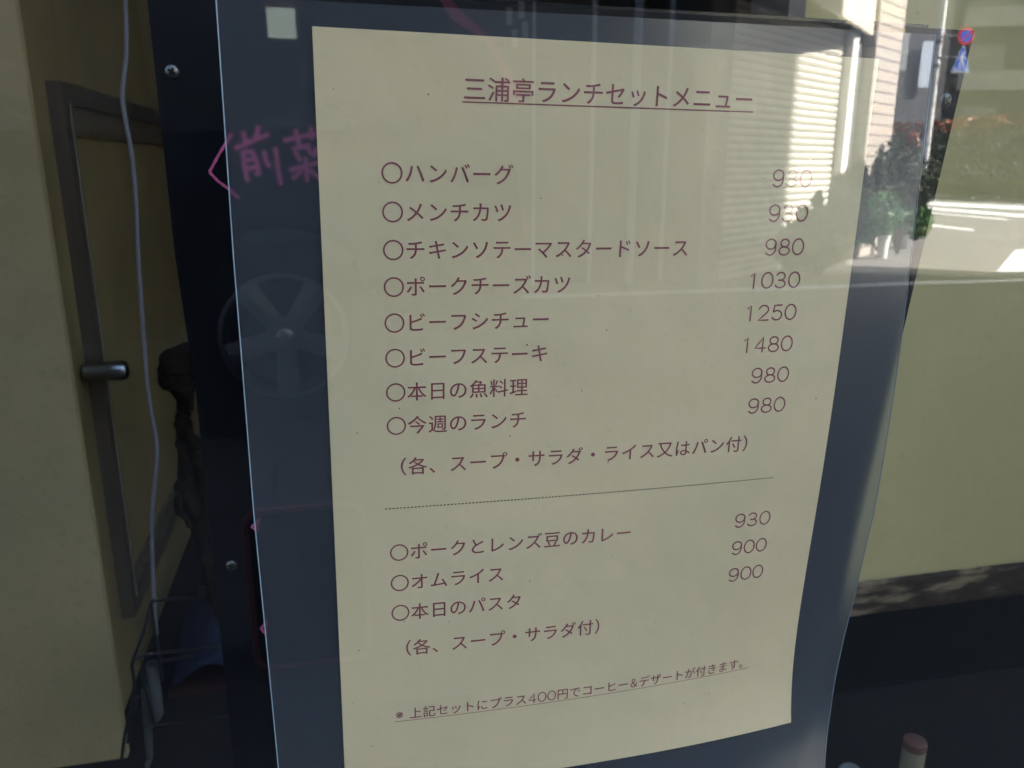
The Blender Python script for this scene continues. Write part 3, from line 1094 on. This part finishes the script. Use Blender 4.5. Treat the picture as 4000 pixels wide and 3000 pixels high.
rng = random.Random(4)
def shrub(name, base, clouds, mats, label, cat, n, size, group=None, pot=None):
    t = thing(name, base, label, cat, group, virt=True)
    m = MB()
    for c, r, k, mis in clouds:
        leaf_cloud(m, int(n * k), c, r, size, mis, rng)
    m.build('foliage', [M[x] for x in mats], t, virt=True, fix=False)
    m = MB()
    tops = [c for c, r, k, mis in clouds]
    for c in tops:
        c = Vector(c)
        b = Vector(base) + Vector((0, 0, .02))
        m.tube([b, b.lerp(c, .5) + Vector((rng.uniform(-.03, .03), rng.uniform(-.03, .03), 0)), c], [.014, .010, .004], 7)
    m.build('stem', M['bark'], t, virt=True, smooth=True)
    if pot:
        r0, h, mt = pot
        m = MB()
        m.lathe(Vector(base), FZ, [(r0 * .82, 0), (r0, h), (r0 * .9, h), (r0 * .85, h * .9)], 20)
        m.build('pot', M[mt], t, virt=True, smooth=True)
    return t


def vat(px, py, d):      # point on the mirrored sight line at forward distance d
    r = ray(px, py)
    return CAMP + r * (d / r.y)


def sz(px, d):
    return px / FPX * d


b1_ = onground(3440, 1012)
d = b1_.y
shrub('potted_plant', b1_, [(vat(3425, 840, d), (sz(95, d), sz(80, d), sz(80, d)), 1.3, [0, 0, 1]), (vat(3355, 880, d + .1), (sz(75, d), sz(60, d), sz(80, d)), .8, [0, 0, 1]), (vat(3395, 790, d + .2), (sz(60, d), .2, sz(40, d)), .5, [0, 1])],
      ['leafg', 'leafd'], 'bushy green plant in a slim white pot, nearer the menu of the two', 'plant', 700, .034, 'potted plants along the tiled pier', (sz(23, d), sz(92, d), 'white'))
b2_ = onground(3524, 972)
d = b2_.y
shrub('potted_plant', b2_, [(vat(3535, 840, d), (sz(85, d), sz(70, d), sz(75, d)), 1.3, [0, 0, 1]), (vat(3585, 870, d), (sz(42, d), .2, sz(60, d)), .6, [0, 0, 2]), (vat(3470, 830, d + .2), (sz(70, d), .25, sz(60, d)), .6, [0, 1])],
      ['leafg', 'leafd', 'leafy'], 'bushy green plant in a small white pot, nearer the pole', 'plant', 700, .042, 'potted plants along the tiled pier', (sz(18, d), sz(52, d), 'white'))
b3_ = onground(3500, 1000)
d = b3_.y
shrub('shrub', b3_, [(vat(3450, 660, d), (sz(55, d), .25, sz(60, d)), .45, [0, 1, 1]), (vat(3530, 640, d), (sz(60, d), .25, sz(75, d)), .5, [0, 1, 2]), (vat(3570, 740, d), (sz(50, d), .25, sz(70, d)), .4, [0, 1, 2]),
      (vat(3420, 735, d), (sz(50, d), .25, sz(60, d)), .4, [0, 1]), (vat(3490, 745, d), (sz(75, d), .25, sz(60, d)), .5, [0, 1, 3]), (vat(3490, 570, d), (sz(14, d), .08, sz(50, d)), .06, [1]), (vat(3400, 625, d), (sz(14, d), .08, sz(60, d)), .06, [1]), (vat(3560, 560, d), (sz(20, d), .1, sz(40, d)), .06, [3])],
      ['leafd', 'leafm', 'leafo', 'leafr'], 'tall dark shrub before the tiled pier, above the pots', 'shrub', 1000, .045)
b4_ = atl(kpar(online(3200, 980, .45)), .45, G0)
d = b4_.y
shrub('shrub', b4_, [(vat(3300, 830, d), (sz(68, d), .16, sz(150, d)), 1.1, [0, 0, 1]), (vat(3215, 930, d), (sz(80, d), .18, sz(110, d)), 1.0, [0, 1]), (vat(3120, 970, d), (sz(85, d), .18, sz(95, d)), 1, [0, 0, 1]),
      (vat(3345, 725, d), (sz(34, d), .10, sz(90, d)), .4, [0, 1]), (vat(3190, 800, d), (sz(14, d), .05, sz(50, d)), .1, [0]), (vat(3140, 850, d), (sz(20, d), .06, sz(40, d)), .12, [0]), (vat(3260, 760, d), (sz(16, d), .06, sz(60, d)), .12, [0])],
      ['leafd', 'leafo'], 'leafy shrub growing before the roller shutter', 'shrub', 1100, .045)

# hedges
h0, h1 = onground(3380, 762), onground(4500, 806)
hd = (h1 - h0)
L_ = hd.length
hu = hd.normalized()
hn = Vector((-hu.y, hu.x, 0))
m = MB()
zt1 = vat(3560, 463, (h0.y + h1.y) / 2 + 2).z
for _ in range(11000):
    k, o = rng.uniform(0, L_), rng.uniform(0, 1.2)
    z = rng.uniform(0, 1) ** .8 * (zt1 - gz(h0)) * rng.uniform(.97, 1.02)
    if rng.random() < .7:
        o = rng.uniform(0, .15)
    c = h0 + hu * k + hn * (o + .7) + Vector((0, 0, z))
    a = Vector((rng.gauss(0, 1), rng.gauss(0, 1), rng.gauss(0, .6))).normalized()
    b = a.orthogonal().normalized()
    s = rng.uniform(.05, .13)
    f = z / (zt1 - gz(h0))
    mi = 2 if f > .86 and rng.random() < .75 else rng.choice([0, 0, 1])
    cc = a.cross(b)
    m.add([c - b * s, c + cc * s * .5, c + b * s, c - cc * s * .5], [(0, 1, 2, 3)], mi)
m.build('hedge', [M['leafd'], M['leafo'], M['leafr']], virt=True, fix=False, label='high clipped hedge with reddish new tips across the road', cat='hedge')
m = MB()
for _ in range(6000):
    k, o = rng.uniform(.0, L_), rng.uniform(0, .5)
    z = rng.uniform(0, 1) ** .7 * .62
    if rng.random() < .6:
        o = rng.uniform(0, .1)
    c = h0 + hu * k + hn * (o) + Vector((0, 0, z))
    a = Vector((rng.gauss(0, 1), rng.gauss(0, 1), rng.gauss(0, .6))).normalized()
    b = a.orthogonal().normalized()
    s = rng.uniform(.04, .09)
    cc = a.cross(b)
    m.add([c - b * s, c + cc * s * .5, c + b * s, c - cc * s * .5], [(0, 1, 2, 3)], 1 if z > .47 else rng.choice([0, 0, 2]))
m.build('hedge', [M['leafo'], M['leafy'], M['leafd']], virt=True, fix=False, label='low hedge with a yellow green top in front of the high one', cat='hedge')

# white pole with two signs
pb = onground(3591, 773)
d = pb.y
pole = thing('utility_pole', pb, 'tall white pole with grimy bands beside two traffic signs', 'pole', virt=True)
m = MB()
m.tube([pb, pb + FZ * 2.5, pb + FZ * 9], [sz(14, d), sz(13, d), sz(10, d)], 18)
m.build('shaft', M['poleM'], pole, virt=True, smooth=True)
M['band'] = mat('grey_band', (.20, .21, .21), .6)
for py in (163, 255, 630, 676):
    z = vat(3660, py, d).z - pb.z
    m = MB()
    m.tube([pb + FZ * (z - .05), pb + FZ * (z + .05)], sz(14.4, d), 18)
    m.build('band', M['band'], pole, virt=True, smooth=True)
for py, px in ((140, 3770), (222, 3752)):
    c = vat(px, py, d - .12)
    m = MB()
    p0 = Vector((pb.x, pb.y - sz(12, d), c.z))
    m.tube([p0, Vector((c.x, p0.y, c.z))], .025, 8)
    m.build('sign_arm', M['band'], pole, virt=True)
c = vat(3774, 140, d - .25)
r0 = sz(29, d)
ax = Vector((0, -1, 0))
ns = thing('no_parking_sign', c, 'round blue no parking sign with red rim and slash', 'sign', virt=True)
m = MB()
m.lathe(c, ax, [(r0, 0), (r0, .012)], 40)
m.build('rim', M['sred'], ns, virt=True)
m = MB()
m.lathe(c + ax * .013, ax, [(r0 * .70, 0), (r0 * .70, .004)], 40)
m.build('face', M['sblue'], ns, virt=True)
m = MB()
m.box(c + ax * .020, r0 * .72, .002, r0 * .09, (Vector((.707, 0, .707)), ax, Vector((-.707, 0, .707))))
m.build('slash', M['sred'], ns, virt=True)
tc_ = vat(3757, 228, d - .25)
tw, th = sz(33, d), sz(46, d)
cs = thing('crossing_sign', tc_ - FZ * th, 'blue triangular pedestrian crossing sign with white walking figure below the round sign', 'sign', virt=True)
X_ = Vector((1, 0, 0))
def tri(sc, oy):
    o = tc_ + ax * oy - FZ * th * .05
    return [o + X_ * (-tw * sc) - FZ * (th * .95 * sc), o + X_ * (tw * sc) - FZ * (th * .95 * sc), o + X_ * (tw * .12 * sc) + FZ * (th * .95 * sc), o - X_ * (tw * .12 * sc) + FZ * (th * .95 * sc)]
MB().slab(tri(1, 0), ax * .010).build('border', M['white'], cs, virt=True)
MB().slab(tri(.92, .012), ax * .003).build('face', M['sblue'], cs, virt=True)
o = tc_ + ax * .018
m = MB()
def F2(x, z):
    return o + X_ * (x * tw) + FZ * (z * th)
m.lathe(F2(.02, .42), ax, [(tw * .11, 0), (tw * .11, .003)], 16)
for P in ([(-.10, .28), (.14, .28), (.10, -.12), (-.08, -.12)], [(-.08, -.12), (.04, -.12), (-.20, -.62), (-.34, -.62)], [(0, -.12), (.11, -.12), (.36, -.60), (.22, -.62)],
          [(-.10, .27), (-.04, .20), (-.28, -.10), (-.34, -.04)], [(.10, .27), (.14, .2), (.36, .0), (.30, -.06)],
          [(-.70, -.70), (-.48, -.70), (-.40, -.84), (-.66, -.84)], [(-.22, -.70), (0, -.70), (.04, -.84), (-.2, -.84)], [(.26, -.70), (.5, -.70), (.60, -.84), (.34, -.84)]):
    m.slab([F2(x, z) for x, z in P], ax * .003)
m.build('walking_figure', M['white'], cs, virt=True)

# far facades
df = 44.0
fb = thing('far_apartment_building', Vector((26, df + 4, -.5)), 'dark grey flats behind the tall hedge', 'building', virt=True)
m = MB()
m.slab([Vector((16, df, -.6)), Vector((44, df - 3, -.6)), Vector((44, df - 3, 14)), Vector((16, df, 14))], Vector((0, 8, 0)))
m.build('wall', M['far'], fb, virt=True)
for fl in range(4):
    for k in range(7):
        x = 17.5 + k * 3.6
        y = df - 3 * (x - 16) / 28
        z = 2.2 + fl * 2.9
        m = MB()
        m.slab([Vector((x, y - .03, z)), Vector((x + 1.7, y - .21, z)), Vector((x + 1.7, y - .21, z + 1.5)), Vector((x, y - .03, z + 1.5))], Vector((0, .02, 0)))
        m.build('window', M['farwin'], fb, virt=True)
for fl in range(4):
    z = 1.5 + fl * 2.9
    m = MB()
    m.slab([Vector((22, df - 1.6, z)), Vector((43, df - 3.9, z)), Vector((43, df - 3.9, z + .9)), Vector((22, df - 1.6, z + .9))], Vector((0, .08, 0)))
    m.build('balcony_rail', M['rail'], fb, virt=True)
# small yellow and blue plate and grey panel beside the pier
d = 16.0
yp = thing('small_plate', vat(3516, 112, d), 'small yellow and blue plate projecting beside the tiled pier', 'plate', virt=True)
c = vat(3516, 122, d)
MB().box(c, sz(16, d), .02, sz(9, d)).build('yellow_panel', M['yel'], yp, virt=True)
c = vat(3516, 98, d)
MB().box(c, sz(16, d), .02, sz(8, d)).build('blue_panel', M['sblue'], yp, virt=True)
wallb = thing('grey_wall_building', vat(3560, 500, 40), 'shaded dark house end between the tiled pier and the pole', 'building', virt=True)
a, b = vat(3440, 700, 40), vat(3640, 700, 40)
MB().slab([Vector((a.x, 40, -.6)), Vector((b.x, 40, -.6)), Vector((b.x, 40, 9)), Vector((a.x, 40, 9))], Vector((-1, 5, 0))).build('wall', M['dwall'], wallb, virt=True)
for x0, x1, y0, y1 in ((3506, 3556, 128, 276), (3585, 3650, 160, 340)):
    p0, p1 = vat(x0, y1, 39.8), vat(x1, y0, 39.8)
    MB().slab([p0, Vector((p1.x, p0.y, p0.z)), Vector((p1.x, p0.y, p1.z)), Vector((p0.x, p0.y, p1.z))], Vector((0, .06, 0))).build('panel', M['lite'] if x0 < 3550 else M['bpipe'], wallb, virt=True)

# ------------------------------------------------------------------ parked dark hatchback behind the viewer
cw = CAMP + ray(1108, 1278) * 2.80      # rear wheel outer face centre (mirror image)
CX, CY = -TG, -NG                        # forward, outward (towards the glass)
cwz = .31
def cp_(x, y, z):      # car coordinates: x from rear axle forward, y 0 at near side outward +, z up
    return Vector((cw.x, cw.y, 0)) + CX * x + CY * y + Vector((0, 0, z + cwz - .31))
CARW = 1.62
car = thing('parked_car', cp_(1.2, -CARW / 2, 0), 'dark hatchback parked in the shade, seen as a faint reflection with spoked wheels', 'car', virt=True)
def arch(xc, r=.36, n=14):
    return [(xc + r * math.cos(R(180 - 180 * i / n)), .31 + r * math.sin(R(180 - 180 * i / n))) for i in range(n + 1)]
prof = [(-.78, .30)] + arch(0) + arch(2.45) + [(3.2, .28), (3.28, .45), (3.22, .70), (2.9, .84), (2.35, .93), (1.2, .95), (0.2, .97), (-.62, .99), (-.80, .85), (-.84, .5)]
m = MB()
vs, nP = [], len(prof)
for yy, sc in ((-.02, 0), (0.0, .03)):
    pass
for yy in (0, -CARW):
    for x, z in prof:
        tum = -.05 * max(0, (z - .6)) / .35 - .03 * max(0, (.45 - z)) / .2
        vs.append(cp_(x, yy + (tum if yy == 0 else -tum), z))
m.add(vs, [tuple(range(nP)), tuple(range(nP, 2 * nP))[::-1]] + [(i, nP + i, nP + (i + 1) % nP, (i + 1) % nP) for i in range(nP)])
m.build('body', M['carp'], car, virt=True)
# roof and pillars
def rf(x, z, side):
    y = -.07 - .12 * (z - .97) / .5
    return cp_(x, y if side == 0 else -CARW - y, z)
m = MB()
top = [(-.42, 1.62), (.1, 1.68), (.8, 1.70), (1.25, 1.64)]
for (xa, za), (xb, zb_) in zip(top, top[1:]):
    p = [rf(xa, za, 0), rf(xb, zb_, 0), rf(xb, zb_, 1), rf(xa, za, 1)]
    m.slab(p, Vector((0, 0, -.03)))
m.build('roof', M['carp'], car, virt=True)
for side in (0, 1):
    for xa, xb, ta, tb in ((-.74, -.60, -.47, -.30), (.62, .70, .60, .68), (2.0, 2.10, 1.20, 1.27)):
        zt_ = 1.65 if ta < 1 else 1.63
        p = [rf(xa, .97, side), rf(xb, .97, side), rf(tb, zt_, side), rf(ta, zt_, side)]
        MB().slab(p, CY * (-.04 if side == 0 else .04)).build('pillar', M['plas'], car, virt=True)
    for xa, xb, ta, tb in ((-.60, .62, -.30, .60), (.70, 2.0, .68, 1.20)):
        p = [rf(xa, .97, side), rf(xb, .955, side), rf(tb, 1.64, side), rf(ta, 1.64, side)]
        wn = MB().slab([q + CY * (-.012 if side == 0 else .012) for q in p], CY * (-.004 if side == 0 else .004)).build('side_window', M['carglass'], car, virt=True)
MB().slab([rf(1.27, 1.63, 0), rf(1.27, 1.63, 1), rf(2.12, .96, 1), rf(2.12, .96, 0)], CX * .005).build('windscreen', M['carglass'], car, virt=True)
MB().slab([rf(-.74, .985, 0), rf(-.74, .985, 1), rf(-.47, 1.62, 1), rf(-.47, 1.62, 0)], CX * .005).build('rear_window', M['carglass'], car, virt=True)
m = MB()
m.tube([cp_(-.60, -.045, .978), cp_(0, -.045, .968), cp_(1.2, -.045, .958), cp_(2.0, -.045, .95)], .007, 8)
m.build('window_trim', M['plas'], car, virt=True, smooth=True)
m = MB()
m.tube([cp_(-.12, -.040, .985), cp_(-.02, -.040, .985)], .006, 8)  # short bright strip added for the glint on the window sill
m.build('glint_strip', M['chr'], car, virt=True, smooth=True)
m = MB()
m.tube([cp_(.55, .0, .78), cp_(.60, .025, .785), cp_(.75, .025, .785), cp_(.80, .0, .78)], .012, 8)
m.build('door_handle', M['carp'], car, virt=True, smooth=True)
MB().slab([cp_(-.845, -.12, .62), cp_(-.845, -.36, .62), cp_(-.82, -.36, .84), cp_(-.82, -.12, .84)], CX * -.02).build('tail_light', M['sred'], car, virt=True)
for side, y0, dr in ((0, 0, 1), (1, -CARW, -1)):
    for x in (0, 2.45):
        m = MB()
        m.lathe(cp_(x, y0 - .20 * dr, .31), CY * dr, [(.205, 0), (.30, .0), (.31, .03), (.31, .16), (.295, .192), (.222, .196), (.214, .185), (.212, .05)], 44, cap=False)
        wh = m.build('wheel', M['tyre'], car, virt=True, smooth=True)
        m = MB()
        c = cp_(x, y0 - .03 * dr, .31)
        ring = [(.214, 0), (.214, .022), (.200, .026), (.196, .0), (.190, -.10)]
        axd = CY * dr
        u = CX
        v = FZ
        n = 48
        vs = [c + axd * h + (u * math.cos(2 * math.pi * k / n) + v * math.sin(2 * math.pi * k / n)) * r for r, h in ring for k in range(n)]
        m.add(vs, [(i * n + k, i * n + (k + 1) % n, (i + 1) * n + (k + 1) % n, (i + 1) * n + k) for i in range(len(ring) - 1) for k in range(n)])
        for k in range(5):
            a = math.pi / 2 + .0 + k * 2 * math.pi / 5 + math.pi / 5
            e = u * math.cos(a) + v * math.sin(a)
            t2 = -u * math.sin(a) + v * math.cos(a)
            o = c
            q = [o + e * .045 + t2 * .030, o + e * .045 - t2 * .030, o + e * .197 - t2 * .040, o + e * .197 + t2 * .040]
            m.slab([q[0] + axd * .004, q[1] + axd * .004, q[2] + axd * .004, q[3] + axd * .004], -axd * .02)
            r1, r2 = o + e * .045 + axd * .020, o + e * .197 + axd * .016
            m.add([q[0] + axd * .005, q[1] + axd * .005, q[2] + axd * .005, q[3] + axd * .005, r1, r2], [(1, 2, 5, 4), (0, 4, 5, 3), (0, 1, 4), (2, 3, 5)])
        m.lathe(c - axd * .012, axd, [(.062, 0), (.062, .022), (.05, .030), (.030, .030), (.024, .040), (.012, .046), (.001, .047)], 26)
        m.build('rim', M['alloy'], wh, virt=True, smooth=True)
        m = MB()
        m.lathe(c - axd * .07, axd, [(.188, 0), (.188, .005)], 30)
        m.build('brake_disc', M['plas'], wh, virt=True)
for x, y in ((-.05, -.42), (-.05, -1.2), (1.05, -.42), (1.05, -1.2)):
    m = MB()
    m.tube([cp_(x, y, .55), cp_(x - .04, y, .7), cp_(x - .10, y, .98), cp_(x - .13, y, 1.06)], [.20, .23, .20, .12], 14)
    m.tube([cp_(x - .13, y, 1.07), cp_(x - .14, y, 1.10), cp_(x - .155, y, 1.19), cp_(x - .16, y, 1.21)], [.06, .11, .105, .05], 14)
    m.build('seat', M['seat'], car, virt=True, smooth=True)

# bag on the pavement by the viewer's feet
bp_ = onground(1230, 2590)
u_, v_ = TG, NG
bg_ = thing('tote_bag', bp_, 'dark bag with a reddish piped edge standing on the pavement before the glass', 'bag', virt=True)
def rrect(w, h, r, n=6):
    out = []
    for cx, cy, a in ((w / 2 - r, h - r, 0), (-w / 2 + r, h - r, 90), (-w / 2 + r, r, 180), (w / 2 - r, r, 270)):
        out += [(cx + r * math.cos(R(a + 90 * k / n)), cy + r * math.sin(R(a + 90 * k / n))) for k in range(n + 1)]
    return out
rr_ = rrect(.20, .31, .03)
M['bag'] = mat('bag_cloth', (.030, .016, .018), .8)
M['piping'] = mat('red_piping', (.42, .13, .14), .6)
P0 = [bp_ + u_ * x + FZ * z for x, z in rr_]
MB().slab(P0, v_ * .10).build('body', M['bag'], bg_, virt=True)
MB().tube([p - v_ * .002 for p in P0] + [P0[0] - v_ * .002], .006, 8).build('piping', M['piping'], bg_, virt=True, smooth=True)
MB().tube([bp_ + v_ * .05 + u_ * x + FZ * z for x, z in ((-.05, .30), (-.045, .37), (0, .40), (.045, .37), (.05, .30))], .006, 8).build('strap', M['bag'], bg_, virt=True, smooth=True)

# ------------------------------------------------------------------ the shop's own building (blocks the sun from the pavement)
def block(m, s0, s1, d0, d1, z0, z1):
    m.slab([at(s0, d0, z0), at(s1, d0, z0), at(s1, d1, z0), at(s0, d1, z0)], Vector((0, 0, z1 - z0)))
STEP = 14.66
sh = thing('shop_building', at(0, 4, 0), 'tall rendered shop building around the display window', 'building')
m = MB()
block(m, -12, STEP, DG + .05, 9, 2.72, 16)
block(m, -12, -1.3, DG + .05, 9, -.1, 2.718)
block(m, 2.0, STEP, DG + .05, 9, -.1, 2.718)
block(m, -1.298, 1.998, 3.25, 9, -.1, 2.718)
m.build('wall', M['shop'], sh)
ne = MB()
block(ne, STEP + .05, 42, DG + .05, 9, -.3, 9.6)
ne.build('neighbour_building', M['shop'], label='lower rendered building further along the shop side of the street', cat='building')
